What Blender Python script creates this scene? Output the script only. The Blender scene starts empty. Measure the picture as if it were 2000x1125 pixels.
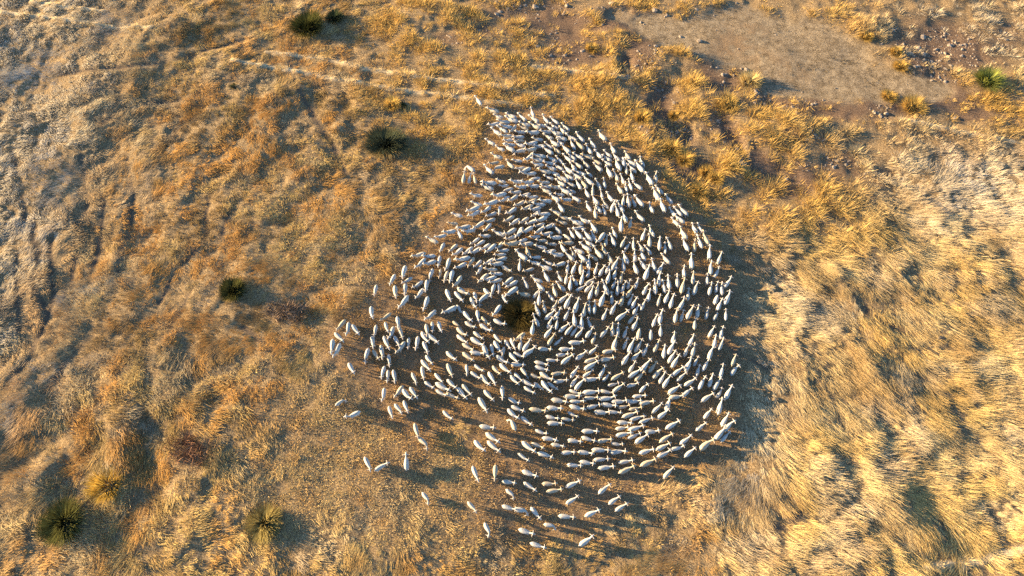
import bpy, bmesh, math, random
import numpy as np
from mathutils import Vector, Matrix, Quaternion

sc = bpy.context.scene
COL = sc.collection
R = math.radians
rng = np.random.default_rng(7)
random.seed(7)

# ------------------------------------------------------------------ camera
CAM_H, TILT, FPX = 50.0, R(25.0), 1300.0
cam_data = bpy.data.cameras.new("camera")
cam = bpy.data.objects.new("camera", cam_data)
COL.objects.link(cam)
cam.location = (0, 0, CAM_H)
cam.rotation_euler = (TILT, 0, 0)
cam_data.sensor_width = 36.0
cam_data.lens = FPX / 2000.0 * 36.0
cam_data.clip_start = 0.5
cam_data.clip_end = 3000.0
sc.camera = cam

# ------------------------------------------------------------------ light
SUN_EL = R(10.5)
SUN_AZ = math.atan2(-1.0, 0.24)          # from +Y towards +X
SUN = Vector((math.sin(SUN_AZ) * math.cos(SUN_EL), math.cos(SUN_AZ) * math.cos(SUN_EL), math.sin(SUN_EL)))
world = bpy.data.worlds.new("World")
sc.world = world
world.use_nodes = True
wn = world.node_tree.nodes
sky = wn.new("ShaderNodeTexSky")
sky.sky_type = 'NISHITA'
sky.sun_disc = False
sky.sun_elevation = SUN_EL
sky.sun_rotation = SUN_AZ
sky.altitude = 300
sky.ozone_density = 3.0
sky.dust_density = .6
world.node_tree.links.new(sky.outputs[0], wn["Background"].inputs[0])
wn["Background"].inputs[1].default_value = 0.08
sun_data = bpy.data.lights.new("sun", 'SUN')
sun_data.energy = 5.0
sun_data.angle = R(0.5)
sun_data.color = (1.0, 0.71, 0.36)
sun = bpy.data.objects.new("sun", sun_data)
COL.objects.link(sun)
sun.rotation_euler = SUN.to_track_quat('Z', 'Y').to_euler()
sun.location = SUN * 200
vs = sc.view_settings
vs.view_transform = 'Standard'
vs.look = 'None'
vs.gamma = 1.0
vs.use_curve_mapping = False
vs.exposure = 2.55
sc.render.engine = 'CYCLES'
sc.cycles.use_denoising = False
sc.cycles.max_bounces = 4
sc.cycles.diffuse_bounces = 3
sc.cycles.transparent_max_bounces = 4

# ------------------------------------------------------------------ picture <-> ground
CT, ST = math.cos(TILT), math.sin(TILT)
def ground(u, v, z=0.0):
    """photo position (2000 x 1125 frame) -> point on the level z"""
    u = np.asarray(u, float); v = np.asarray(v, float)
    dx = (u - 1000.0) / FPX; dy = (562.5 - v) / FPX
    t = (CAM_H - z) / (CT - dy * ST)
    return dx * t, (ST + dy * CT) * t
def frame(x, y):
    """ground point -> photo position"""
    x = np.asarray(x, float); y = np.asarray(y, float)
    d = y * ST + CAM_H * CT
    return 1000.0 + FPX * x / d, 562.5 - FPX * (y * CT - CAM_H * ST) / d

# ------------------------------------------------------------------ noise
def vnoise(x, y, scale, seed):
    g = np.random.default_rng(seed).random((128, 128))
    X = np.asarray(x) / scale + 1000.37; Y = np.asarray(y) / scale + 1000.71
    ix = np.floor(X).astype(int); iy = np.floor(Y).astype(int)
    fx = X - ix; fy = Y - iy
    fx = fx * fx * fx * (fx * (fx * 6 - 15) + 10); fy = fy * fy * fy * (fy * (fy * 6 - 15) + 10)
    a = g[ix % 128, iy % 128]; b = g[(ix + 1) % 128, iy % 128]
    c = g[ix % 128, (iy + 1) % 128]; d = g[(ix + 1) % 128, (iy + 1) % 128]
    return (a * (1 - fx) + b * fx) * (1 - fy) + (c * (1 - fx) + d * fx) * fy
def fbm(x, y, scale, seed, octaves=4, gain=.5):
    t = 0; a = 1; s = 0
    for k in range(octaves):
        ca, sa = math.cos(k * 1.3), math.sin(k * 1.3)
        t = t + a * vnoise(x * ca - y * sa, x * sa + y * ca, scale / 2 ** k, seed + k); s += a; a *= gain
    return t / s                                           # 0..1, mean .5
def sstep(a, b, x):
    t = np.clip((x - a) / (b - a), 0, 1)
    return t * t * (3 - 2 * t)
def blob(u, v, cx, cy, rx, ry, rot=0.0, soft=.35):
    c, s = math.cos(R(rot)), math.sin(R(rot))
    a = ((u - cx) * c + (v - cy) * s) / rx; b = (-(u - cx) * s + (v - cy) * c) / ry
    return 1 - sstep(1 - soft, 1 + soft, np.sqrt(a * a + b * b))
def blobs(u, v, L, soft=.35):
    m = np.zeros(np.shape(u))
    for q in L:
        m = np.maximum(m, blob(u, v, *q[:4], q[4] if len(q) > 4 else 0, soft) * (q[5] if len(q) > 5 else 1))
    return m
def polyline_dist(x, y, pts):
    """distance on the ground from a line given in photo positions"""
    gx, gy = ground([p[0] for p in pts], [p[1] for p in pts])
    d = np.full(np.shape(x), 1e9)
    for i in range(len(gx) - 1):
        ax, ay, bx, by = gx[i], gy[i], gx[i + 1], gy[i + 1]
        L2 = (bx - ax) ** 2 + (by - ay) ** 2
        t = np.clip(((x - ax) * (bx - ax) + (y - ay) * (by - ay)) / L2, 0, 1)
        d = np.minimum(d, np.hypot(x - ax - t * (bx - ax), y - ay - t * (by - ay)))
    return d

# Where each sheep of the flock stands: tiles (origin x, y, units per step) with "x y heading-in-clock-hours" per sheep
FLOCK = [
 (850,185,.105,"815 160 10.7;1090 330 9.6;1190 430 9.5;1430 430 9.7;1630 460 10.2;1810 370 11.2;1850 480 10;1440 510 9.5;1290 540 9.2;1110 580 8.6;1150 720 10;1270 680 10;1330 630 9.3;1450 650 7.3;1680 580 9.5;1650 640 9.5;1600 710 9;1830 730 9;1870 620 9.8;1975 590 9.5;1340 790 9;1560 810 9;1380 860 8.8;1570 880 9;1800 930 8.6;1920 850 9.2;1400 950 9.2;1590 960 9.5;1040 900 9.8;1220 1010 9.6;1390 1020 9.8;1590 1060 8.7;1790 1040 8.6;1960 970 9"),
 (1060,185,.105,"60 500 10.5;230 520 10.2;430 640 10.2;380 700 10.5;220 620 10;140 650 9.8;70 715 9.2;260 755 9.4;120 810 9.8;350 840 9.6;540 830 9.8;700 830 10.4;1110 800 10.3;930 940 10.8;1310 1030 10.8;330 910 10.3;220 930 10;560 960 10.9;690 970 10.4;860 1040 10.6;120 970 10.2;110 1070 10;260 1050 10.4;440 1040 10.3"),
 (1060,303,.105,"180 90 9.9;320 100 10.5;470 70 10.2;550 40 10.2;670 40 9.8;850 40 9.5;1060 5 10.5;1200 60 10;1230 0 10.2;1380 60 10.3;1580 40 10.8;1020 130 10;1210 150 10;1400 210 11;1480 140 11.7;1640 180 10;1570 280 11.8;1670 260 10.4;1840 160 10.9;1800 260 10.6;130 150 9.4;160 260 9.6;310 230 10;590 220 10.6;660 190 10.2;810 170 10.5;1040 230 10.2;1240 330 10.9;1370 390 11;1650 390 11.2;480 280 10.2;690 330 9.7;870 340 10.3;70 310 9.3;230 330 9.8;130 410 9.5;490 400 10;370 440 9.7;640 390 10;1480 460 11.2;40 505 9;350 520 10;520 530 9.8;670 550 10.8;770 540 10.6;850 490 10.2;1040 550 11;1150 530 11.6;930 650 0;1440 640 10.8;1560 610 11.5;1620 580 11.2;1770 590 10.2;90 580 9.2;270 600 9;70 660 9.7;420 660 9.8;540 660 9.8;330 720 9.2;240 800 10;450 820 9;620 810 10;830 710 10.9;1100 730 11.4;1260 800 10.7;1500 860 .1;1595 880 11.6;1690 880 11;1800 880 10.6;50 900 9;980 880 10.6;1160 930 10.8;340 980 10.8;870 970 10.7;1040 970 10.8;1300 980 .5;1450 990 11;1140 1030 11.2;985 1070 11.6;1380 1060 11.4;260 1060 9.8;20 1105 9"),
 (850,303,.105,"1160 30 9.5;1940 40 9.3;1750 60 7.8;1540 110 9.2;1920 110 9.3;1100 140 8.7;1920 190 9.2;1010 280 10.2;1190 220 8.8 2;1400 190 10.3;1600 250 8.8;1680 290 8.2;1780 350 8.8;660 240 10.2 2;530 420 .3;640 430 .4;735 440 11.5;1240 470 9.5;1020 520 9.1;1290 550 8.7;1520 490 9.1;1860 450 8.9;1740 490 8.8;990 600 9.6;1610 580 8.8;1840 570 9;1360 630 8.6;1510 680 8.8;780 740 9.1;1210 740 8.6;1300 810 8.1;1460 790 7.9;1690 730 8.6;1820 780 8.8;1800 850 8.4;1590 890 8.2;790 900 9.6;1060 880 8.4;1960 910 9;720 1000 8.3;960 1000 7.8;1190 1000 6.2;1740 980 8.3;1880 980 8.5;1430 1030 7.8;1880 1060 7.9;740 1080 8;1060 1085 8.3;420 1105 9.5"),
 (1250,303,.105,"170 490 10.8;285 450 11.8;365 670 10.6;300 770 11;540 840 10.6;210 990 10.9;420 970 11;620 1075 10.6;720 1060 10.5;800 1060 10.4"),
 (785,421,.105,"960 130 9.2;1170 220 8.7;1440 160 7.9;1640 80 8.4;1600 200 7.4;900 290 8.7;1260 260 8.5;1070 330 11;730 370 8.6;580 460 9.8;1560 360 9;1820 330 9.5;750 570 6.9;960 580 7.7;1050 660 7.6;1370 450 7.8;1460 500 8;1570 580 7.9;1660 590 7.7;1240 640 7.8;1390 640 8;1840 560 7.4;1880 620 8.8;1840 700 8.9;330 730 8.5;520 750 8.9;360 880 7.5;530 870 8.5;690 830 6.4;860 890 6.5;1150 800 8.6;1110 920 8.2;1290 850 7.1;1420 880 7.5;1640 840 8.1;1850 800 8.5;1780 900 8.7;1930 970 4;1450 990 6.8;1670 1000 9;40 1040 6.6;540 1070 6.7;710 1050 6.2;820 1115 6.8;925 1115 6.4;1770 1105 9"),
 (995,421,.105,"10 50 8;110 110 8;280 80 8;440 110 8.2;590 50 8.2;1030 40 9.4;990 120 9.5;1260 130 9.5;1400 90 9.8;570 170 8.5;750 200 8.2;890 250 10.5;1300 220 8.8;1570 230 10.9;30 300 8;190 310 7.1;340 260 8;570 260 7.9;1170 340 11;1290 350 10.6;1960 330 11.2;50 400 8.3;710 330 8.7;490 380 8.9;870 400 9;1080 410 10.3;1460 390 10.7;1570 390 11;1710 410 7.2;1800 470 .2;1930 470 11.2;610 450 9;800 510 9.1;1080 490 9;240 460 8.4;330 520 8.8;50 520 8.7;600 580 9.5;1010 580 10.9;1500 510 10;1430 590 10.1;770 650 8.8;1300 650 9.9;1200 690 10.9;340 670 11.3;900 720 9;1130 750 10.3;1350 760 10.4;1570 760 10.3;1660 700 10.6;1770 650 11.3;1880 790 11;240 750 10.2;500 760 8.8;480 860 9.5;730 860 9.7;950 890 8.4;190 930 .1;1470 880 0;1085 950 .2;1200 980 .7;1330 980 11.9;1610 1000 .5;370 990 8.5;680 960 9.6;1830 990 .8;1940 910 1;1720 1040 .9;1470 1050 .5;1960 1080 .6"),
 (1205,421,.105,"75 200 11.9;140 40 11;250 150 .3;430 40 10.3;490 380 .5;650 310 11;1100 130 10.3;1165 70 10.2;1240 350 10.8;1450 250 10.8;1550 240 11;110 510 .9;200 570 1.3;300 540 11.9;460 590 10.8;600 500 0;590 640 10.8;790 540 .1;980 540 11.3;900 610 11.8;1280 560 11;1445 570 11.9;1540 510 11.2;1650 450 11;335 760 11.8;490 740 11;170 800 11.2;1725 700 11.9;1910 800 .6;920 820 10.6;1385 880 11.8;125 930 11.6;350 980 11.2;490 920 10.8;690 930 11.3;800 1000 1;1745 990 11.9;1860 1060 1;1250 1060 11.8;550 1080 .6"),
 (640,539,.105,"1210 60 7;1490 70 8;1690 150 7.7;1830 170 6.2;895 270 6.5;1260 290 5.9;1440 240 6.2;1730 310 7.2;1430 480 7.2;1835 500 6.6;825 690 5.9;1100 760 7.8;1310 860 5.7;1930 720 7.5;1945 930 5.9;270 920 7.4;395 990 6.2;520 1010 4.8;890 1010 6.4;1095 950 5.5;1200 1050 6.5;1360 1050 5.4;1840 1000 5.6"),
 (850,539,.105,"430 90 7.1;930 50 7.8;1040 60 8.4;1120 80 8.4;1060 210 6.6;1170 190 5.9;1370 90 7.8;1440 140 8;1690 140 11.2;1900 70 9.7;1960 190 10.5;240 340 5.3;430 370 4.6;500 270 4.2;760 380 5.4;710 480 5.2;880 400 7.8 2;970 290 4.5;1280 410 5.2;1430 290 7.9;1660 340 9.3;1880 330 1.3;1930 440 .1;300 620 8.2;430 600 5;590 750 4.8;1160 630 7.2;805 730 5.8;910 830 4.6;80 930 5.5;390 880 4.2;640 900 4.1;920 960 4.3;1180 860 4;1900 650 11.2;1880 850 11;1810 1000 .3;480 1040 4.5;790 1100 4.3"),
 (1060,539,.105,"75 10 11;335 20 10.9;440 50 .3;505 160 .2;610 90 11;730 60 .5;870 100 1.9;710 220 2.2;860 220 1.5;350 200 10.3;225 290 11.3;160 390 10.8;1010 270 .5;1170 240 11.2;890 330 .6;1225 40 .6;1460 40 .2;1330 150 .8;1400 250 .2;1500 210 .6;1600 150 .4;1750 140 .7;1620 310 1.1;1910 250 .8;1980 370 .3;370 430 1.6;460 500 .8;1290 420 0;1100 460 .7;1475 450 .6;1640 450 .8;1710 510 .8;1850 540 .8;210 580 1.1;30 600 11.6;620 580 .6;870 600 11.9;960 600 .2;770 660 .3;1310 610 .8;1720 620 1;1150 730 .7;1460 750 1.8;1660 780 1.3;130 740 1.6;265 740 1.1;440 740 .8;590 830 11.7;720 890 .1;870 880 11.2;125 900 .7;255 900 .4;1720 900 .9;380 980 1.7;490 1010 1.3;590 1040 1.2;670 1070 1.5;1300 1010 0;1400 1010 .1;1540 1050 .6;95 1060 1.3;860 1070 1.2;1140 1060 1.5;1795 1060 .3"),
 (1270,539,.105,"170 70 0;95 220 11.9;260 210 11.6;345 140 11.7;505 110 11.9;800 50 0;600 210 .4;710 350 .1;840 240 .5;1070 60 11.9;1120 250 .5;1245 210 .2;1430 130 1.3;1350 240 11.8;165 450 .5;310 400 .8;400 480 .4;585 530 1;1245 420 .6;1440 420 .9;1290 530 .6;480 750 .3;600 740 .6;735 690 .9;895 660 .2;1070 690 .3;1425 710 0;1240 720 1;90 830 .6;190 770 .3;840 880 0;205 1020 .1;1150 1030 .9;1340 1050 .3;20 1080 .1"),
 (640,657,.105,"220 30 4.4;105 200 6.2;200 260 6.8;840 100 5.7;1090 110 5.2;1280 80 5;1390 200 7.1;1485 110 6.2;1665 110 6.3;1820 200 5.2;1810 10 5;1950 40 4.2;730 330 6.6;890 330 4.9;1010 280 5.6;1140 430 5.8;440 590 5;1030 650 6.6;1115 720 6.1;1240 730 5.6;1610 770 5.1;1880 430 4.8;1820 540 4.6;1770 670 5.8;1880 900 4.2;1040 1060 6.2;1350 1020 7.2;1450 1070 4.8;1590 1040 4.9"),
 (850,657,.105,"490 50 4.3;770 110 4.1;600 200 4;1150 30 4.7;940 290 5.3;1060 240 5.6;1150 190 5;1260 290 6.3;1350 140 5;1430 130 5.3;1580 160 .4;1590 20 7.8;1690 190 1.1;1740 300 2;290 370 4.4;600 380 4.3;770 320 3.4;1220 450 4.3;1450 400 4.6;1540 350 4;1520 530 3.2;270 630 5.3;590 620 5.8;800 590 4.3;1130 630 4.6;1290 590 4.4;1650 660 4.8;740 730 4.2;920 820 4.8;1050 780 5;1470 800 4.6;1530 760 4.6;1850 740 3.8;1760 860 4;1920 900 4.2;60 770 4.6;300 890 4.5;130 950 4;110 1050 4;490 1060 4.7;580 1000 4.7;1740 990 4.1;1250 1040 5.8;985 1100 4.6;300 1110 3.8;1960 500 3.4;1960 595 3.6"),
 (1060,657,.105,"150 80 1.1;280 100 1.6;610 120 3;950 50 .8;1340 140 .5;1540 140 .7;1640 190 .8;1780 200 1;1910 260 .9;20 240 3.1;420 240 3;930 270 1.7;1220 280 2.7;350 340 2.9;700 370 1.8;1730 350 1.5;1540 430 1.1;160 440 3.1;440 440 1.7;890 450 2.4;1180 430 2.7;880 560 2;1660 580 1;1900 560 1.2;1700 700 2;270 690 2.7;580 680 1.2;1110 660 1;1180 760 1.4;830 700 1.9;910 800 2.8;1370 750 1.9;1790 750 1.5;50 760 4.2;320 830 2.7;580 850 1.1;150 910 4.2;20 950 4.8;670 910 1.3;1300 890 2.6;1660 900 2.6;1400 960 1.8;1870 970 1.3;590 1040 3.7;880 1040 2.9;1180 1030 3.5;530 1110 3;1780 1105 2.8"),
 (1270,657,.105,"120 180 .8;440 40 .4;765 90 .8;1215 100 .2;1330 140 .8;265 290 .2;390 230 .9;395 390 1;675 270 .6;805 270 .5;1130 310 .6;1575 430 .6;460 480 1;860 460 .8;1030 540 .9;700 550 1;40 580 1.2;1345 640 .4;1585 610 1.1;130 690 1.3;500 660 1.8;895 640 .5;570 760 1.5;220 780 .9;1130 830 .5;300 850 1.1;1245 890 1;730 860 2;955 880 .8;430 1000 1.9;670 1050 1.6;1300 1050 1.1;1460 1050 .8;470 1120 2.8;1050 1140 1.8"),
 (640,775,.105,"230 110 1.7 1;500 340 8.1;1165 270 5.4;1310 210 4.6;1450 170 5.3;1650 620 5.5;1780 840 4.3 1"),
 (850,775,.105,"880 150 4.9;1450 80 4.1;1520 220 3.8;1430 320 4.5;1450 520 11.3 2;1680 440 4.3;220 340 4.5;950 570 3.3;1050 760 4.2;1070 920 4.4;810 910 4.6;1720 930 4.3;1890 900 3.6;1890 250 3.3;1960 665 3.8"),
 (1060,775,.105,"290 70 3.3;620 80 3;890 15 3;1180 30 2.9;1400 90 3;1690 80 2.9;1910 110 2.6;200 210 3.2;620 190 3.5;930 170 2.6;1220 140 3.3;1520 190 2.7;1700 230 2.7;1330 270 3.2;1090 280 3.2;550 310 3.9;450 410 3.3;160 380 3.5;210 490 3.1;1600 330 2.4;1740 380 2.5;1900 430 2.3;1510 470 3.1;1470 570 2.8;1720 580 2.5;1490 690 2.6;1690 720 2.3;860 630 3;110 780 3.2;580 810 3.3;840 770 3.6;1140 800 2.6;1380 860 3.4;1830 780 1.9;260 880 3.3;460 1030 2.8;780 1030 3.2;1060 980 3.1;1390 1010 2.7;1920 1010 2.4;30 1075 3.5"),
 (1270,775,.105,"330 150 .7;120 220 1.6;230 330 1.8;1300 200 .5;1070 320 1.2;1390 440 1;400 530 2;940 560 1.7;1450 550 1.3;1290 700 1.4;1390 750 1.4;280 770 1.8;650 810 1.8;1020 900 1.6;230 930 2.1;500 950 2.7;730 1040 1.6;250 1060 2.3;20 640 3"),
 (690,890,.13,"225 120 5.1;420 180 1.9;805 120 0;1830 260 5.3;1090 620 4.6 1;1780 760 4.5"),
 (900,890,.105,"640 300 6.1;1150 20 4.2;1260 330 3.7;880 490 3.2;1270 560 4.1;1630 520 3.1;1720 650 2.7;920 690 4.2 1;890 970 3.6;1110 1010 3.2 1;1380 1050 4.7"),
 (1110,890,.105,"100 170 3.2;330 120 3.3;600 60 2.9;1060 100 2.7;690 210 2.8;1070 260 2.2;1470 130 2.2;1860 320 1.4;70 530 2.2;660 620 1.6;850 830 1.8;980 960 1.9;60 830 2;430 1070 2.2"),
 (900,1000,.14,"370 230 5 1;900 270 3.6;1240 180 3.2 1;1460 60 3.2;1060 460 3.6;1740 410 1.9"),
]
# ------------------------------------------------------------------ flock layout
S = []
for ox, oy, st, txt in FLOCK:
    for q in txt.split(';'):
        f = q.split()
        S.append((ox + float(f[0]) * st, oy + float(f[1]) * st, float(f[2]), int(f[3]) if len(f) > 3 else 0))
S = np.array(S)
NS = len(S)
sx, sy = ground(S[:, 0], S[:, 1], 0.5)
ha = np.radians(S[:, 2] * 30.0)
hx, hy = ground(S[:, 0] + 6 * np.sin(ha), S[:, 1] - 6 * np.cos(ha), 0.5)
shead = np.arctan2(hy - sy, hx - sx)
for it in range(16):                                       # keep bodies from running into one another
    cx, cy = np.cos(shead), np.sin(shead)
    P = np.stack([np.stack([sx + o * cx, sy + o * cy], -1) for o in (-.26, 0, .26)], 1)   # NS,3,2
    d = P[:, None, :, None, :] - P[None, :, None, :, :]
    L = np.linalg.norm(d, axis=-1) + np.eye(NS)[:, :, None, None] * 9 + 1e-6
    push = np.clip(.39 - L, 0, None)[..., None] * d / L[..., None]
    mv = push.sum((1, 2, 3)) * .16
    sx += mv[:, 0]; sy += mv[:, 1]
kde_gx = np.arange(-30, 30, .4); kde_gy = np.arange(-4, 46, .4)
KX, KY = np.meshgrid(kde_gx, kde_gy, indexing='ij')
KDE = np.zeros(KX.shape)
for a, b in zip(sx, sy):
    KDE += np.exp(-((KX - a) ** 2 + (KY - b) ** 2) / (2 * 1.05 ** 2))
def trample(x, y):
    i = np.clip(((x + 30) / .4), 0, KX.shape[0] - 1.01); j = np.clip((y + 4) / .4, 0, KX.shape[1] - 1.01)
    i0 = i.astype(int); j0 = j.astype(int); fi = i - i0; fj = j - j0
    k = (KDE[i0, j0] * (1 - fi) + KDE[i0 + 1, j0] * fi) * (1 - fj) + (KDE[i0, j0 + 1] * (1 - fi) + KDE[i0 + 1, j0 + 1] * fi) * fj
    return sstep(.6, 2.4, k)

# ------------------------------------------------------------------ zones of the pasture (photo positions)
PAN = [(1330, 66, 110, 36, 12), (1770, 172, 90, 22, 6), (1460, 75, 120, 62, 14), (1580, 110, 150, 72, 14), (1690, 160, 100, 38, 8), (1240, 40, 60, 18, 12, .8), (1560, 165, 110, 32, 8)]
BARE = [(1250, 45, 90, 34, 10), (1830, 190, 110, 26, 6), (1640, 200, 190, 26, 4), (1440, 150, 90, 40, 20), (1800, 110, 80, 40, 20), (1350, 330, 40, 24, 0), (1650, 330, 50, 30, 0, .8), (1000, 20, 60, 20, 0, .8), (1080, 40, 75, 42, 0), (1120, 100, 60, 40, 20), (1255, 110, 35, 60, -20), (1290, 215, 40, 55, 30), (1420, 265, 26, 62, -25), (1330, 260, 30, 30, 0),
        (1560, 350, 55, 32, 0), (1480, 320, 45, 30, 0), (1860, 90, 100, 50, 20), (1960, 70, 40, 30, 0, .6), (1890, 215, 60, 22, 5), (1810, 170, 60, 30, 10),
        (1580, 205, 130, 22, 4), (1720, 225, 40, 25, 0, .8), (880, 75, 30, 12, 10, .8), (940, 60, 40, 14, 5, .8), (1420, 160, 50, 22, 20), (1190, 60, 60, 18, 0), (1700, 340, 60, 15, 5, .5), (1560, 270, 45, 12, 5, .6)]
STUB = [(740, 900, 210, 110, 12), (620, 800, 90, 60, 0), (560, 960, 120, 90, 0, .8), (860, 1020, 130, 60, 10, .9)]
GULLY = [(1300, 205, 22, 34, 20), (1318, 235, 14, 26, -10), (1345, 255, 16, 26, 10), (1425, 270, 14, 46, -25), (1225, 130, 14, 40, -20)]
TRAILS = [[(60, 430), (75, 500), (70, 560), (82, 610)], [(150, 300), (170, 380), (165, 440)], [(20, 300), (45, 360), (40, 430)], [(240, 300), (260, 380), (250, 460), (225, 530)], [(330, 640), (380, 560), (430, 480), (450, 420)], [(480, 640), (540, 700)], [(560, 120), (600, 200), (660, 300), (700, 380)], [(90, 760), (130, 700), (180, 660)], [(33, 500), (33, 536), (35, 583), (32, 630), (25, 683), (3, 720)], [(203, 340), (201, 375), (199, 435), (194, 475), (181, 516), (176, 549)],
          [(104, 435), (99, 485), (104, 532), (100, 573), (84, 620), (67, 660), (50, 703), (20, 747)], [(110, 148), (220, 138), (330, 121), (470, 78)],
          [(180, 262), (240, 213), (300, 205), (372, 190), (440, 150)], [(1668, 576), (1708, 616), (1782, 643)], [(1812, 452), (1850, 470), (1916, 499)],
          [(1497, 1037), (1560, 1005), (1608, 973)], [(148, 480), (140, 560), (146, 620)], [(310, 590), (350, 520), (400, 470), (410, 380)], [(1390, 640), (1450, 690), (1500, 720)]]
RIDGES = [[(0, 24), (110, 36), (228, 53), (300, 60)], [(60, 2), (130, 12), (200, 20)], [(522, 100), (637, 116), (708, 136), (816, 151), (920, 166), (1077, 188)],
          [(455, 120), (600, 143), (665, 159), (792, 178), (866, 189), (946, 201), (1020, 208)], [(1044, 131), (1134, 141), (1231, 156)], [(1890, 1100), (1950, 1082), (2010, 1070)], [(1886, 1103), (1950, 1086), (2010, 1074)],
          [(1760, 232), (1900, 262), (2010, 280)], [(1760, 1128), (1820, 1108), (1890, 1098)]]
def zones(x, y, fine=True):
    wx = x + (fbm(x, y, 3.0, 90, 3) - .5) * 2.6; wy = y + (fbm(x, y, 3.0, 95, 3) - .5) * 2.6
    u, v = frame(wx, wy)
    Z = {}
    Z['pan'] = blobs(u, v, PAN, .18)
    Z['bare'] = np.maximum(blobs(u, v, BARE, .45), blobs(u, v, GULLY, .4))
    Z['gully'] = blobs(u, v, GULLY, .6)
    Z['stub'] = blobs(u, v, STUB, .4)
    Z['tramp'] = trample(x, y)
    # the tussock country of the upper right, long straw on the right, lens haze painted as pale grass on the far left
    Z['tuss'] = np.clip(sstep(640, 800, u) * (1 - sstep(235, 330, v)) + blob(u, v, 1480, 260, 300, 190, 20, .35) + blob(u, v, 1900, 60, 260, 160, 0, .4), 0, 1)
    Z['long'] = np.clip(sstep(1420, 1560, u + (v - 600) * .15) * sstep(300, 420, v), 0, 1)
    Z['bleach_haze'] = np.clip((1 - sstep(120, 400, u + v * .25)) * (1 - .5 * sstep(400, 800, v)) + blob(u, v, 1850, 330, 260, 90, 10, .6) * .7 + blob(u, v, 1900, 60, 220, 90, 0, .6) * .9 + blob(u, v, 1462, 740, 70, 240, 0, .7) * .45 + blob(u, v, 1200, 960, 260, 60, 0, .5) * .3, 0, 1)  # pale haze wash and sky-lit shade put into colour, plus bleached grass on the right
    Z['brown'] = np.clip(blob(u, v, 560, 470, 460, 380, -20, .5) + blob(u, v, 200, 900, 280, 260, 0, .5) * .6, 0, 1)
    Z['rough'] = np.clip(blob(u, v, 190, 930, 290, 230, -15, .4) + blob(u, v, 330, 760, 130, 70, 20, .5) + blob(u, v, 1400, 300, 260, 150, 25, .5) * .7, 0, 1)
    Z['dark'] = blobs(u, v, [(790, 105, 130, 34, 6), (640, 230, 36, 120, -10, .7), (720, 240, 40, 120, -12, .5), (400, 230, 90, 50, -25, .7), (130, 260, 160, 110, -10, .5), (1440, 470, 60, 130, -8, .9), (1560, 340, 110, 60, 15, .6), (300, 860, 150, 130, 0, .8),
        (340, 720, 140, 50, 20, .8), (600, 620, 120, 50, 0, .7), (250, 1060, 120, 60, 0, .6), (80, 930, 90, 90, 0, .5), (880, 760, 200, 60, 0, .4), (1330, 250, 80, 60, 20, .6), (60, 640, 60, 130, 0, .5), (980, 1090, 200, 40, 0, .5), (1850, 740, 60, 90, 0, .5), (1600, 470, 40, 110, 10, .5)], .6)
    tr = np.full(np.shape(x), 9.); rd = np.full(np.shape(x), 9.)
    for p in TRAILS: tr = np.minimum(tr, polyline_dist(wx * .35 + x * .65, wy * .35 + y * .65, p))
    for p in RIDGES: rd = np.minimum(rd, polyline_dist(wx * .12 + x * .88, wy * .12 + y * .88, p))
    Z['trail'] = (1 - sstep(.06, .36, tr)) * (.35 + .65 * sstep(.36, .52, fbm(x, y, 2.2, 161, 2)))
    Z['ridge'] = (1 - sstep(.10, .30, rd)) * (.78 + .22 * sstep(.36, .52, fbm(x, y, 1.6, 211, 2)))
    Z['moss'] = blobs(u, v, [(1425, 80, 42, 26, 10), (1480, 60, 40, 16, 20, .6), (1520, 120, 60, 16, 25, .5), (1450, 110, 40, 14, 20, .6)], .8) * sstep(.42, .6, fbm(x, y, .7, 151, 3)) * .85
    Z['u'] = u; Z['v'] = v
    return Z

SHADE_MOUNDS = [(310, 60, 60, 26, -10, .5), (430, 130, 40, 30, -30, .45), (655, 225, 16, 75, -12, .35), (700, 190, 14, 60, -14, .3),  # mounds added to the terrain to throw patches of shade
          (1205, 60, 40, 24, 0, .45), (1180, 20, 60, 18, 0, .5), (1250, 30, 40, 16, 10, .5), (1262, 250, 30, 36, 0, .45), (1385, 190, 40, 30, 0, .5), (1465, 158, 24, 18, 0, .4), (1700, 60, 45, 16, 20, .45),
          (1790, 130, 26, 20, 0, .35), (1560, 250, 60, 14, 5, .35), (1430, 330, 20, 50, 0, .35), (1520, 430, 40, 30, 0, .3), (1640, 560, 14, 60, -35, .4), (1740, 520, 16, 90, -40, .35), (1830, 440, 16, 80, -40, .5),
          (1690, 700, 14, 70, -35, .4), (1560, 690, 14, 90, -5, .4), (1600, 900, 20, 60, -30, .3), (1780, 830, 40, 26, 0, .4), (1700, 980, 16, 50, -40, .35), (1860, 960, 26, 40, 0, .4), (1950, 700, 30, 40, 0, .35),
          (30, 760, 40, 60, 0, .4), (230, 830, 30, 60, 15, .55), (215, 920, 30, 50, 10, .55), (70, 960, 50, 40, 0, .4), (330, 760, 34, 44, 0, .4), (250, 700, 50, 14, 0, .3), (380, 330, 30, 60, 30, .3), (520, 240, 20, 70, 10, .25),
          (130, 420, 20, 60, 10, .35), (230, 480, 16, 60, 15, .3), (60, 560, 16, 60, 0, .3), (330, 420, 26, 60, 30, .3), (480, 420, 20, 60, 20, .25), (860, 30, 60, 20, 5, .4), (960, 110, 50, 16, 8, .35)]
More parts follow.
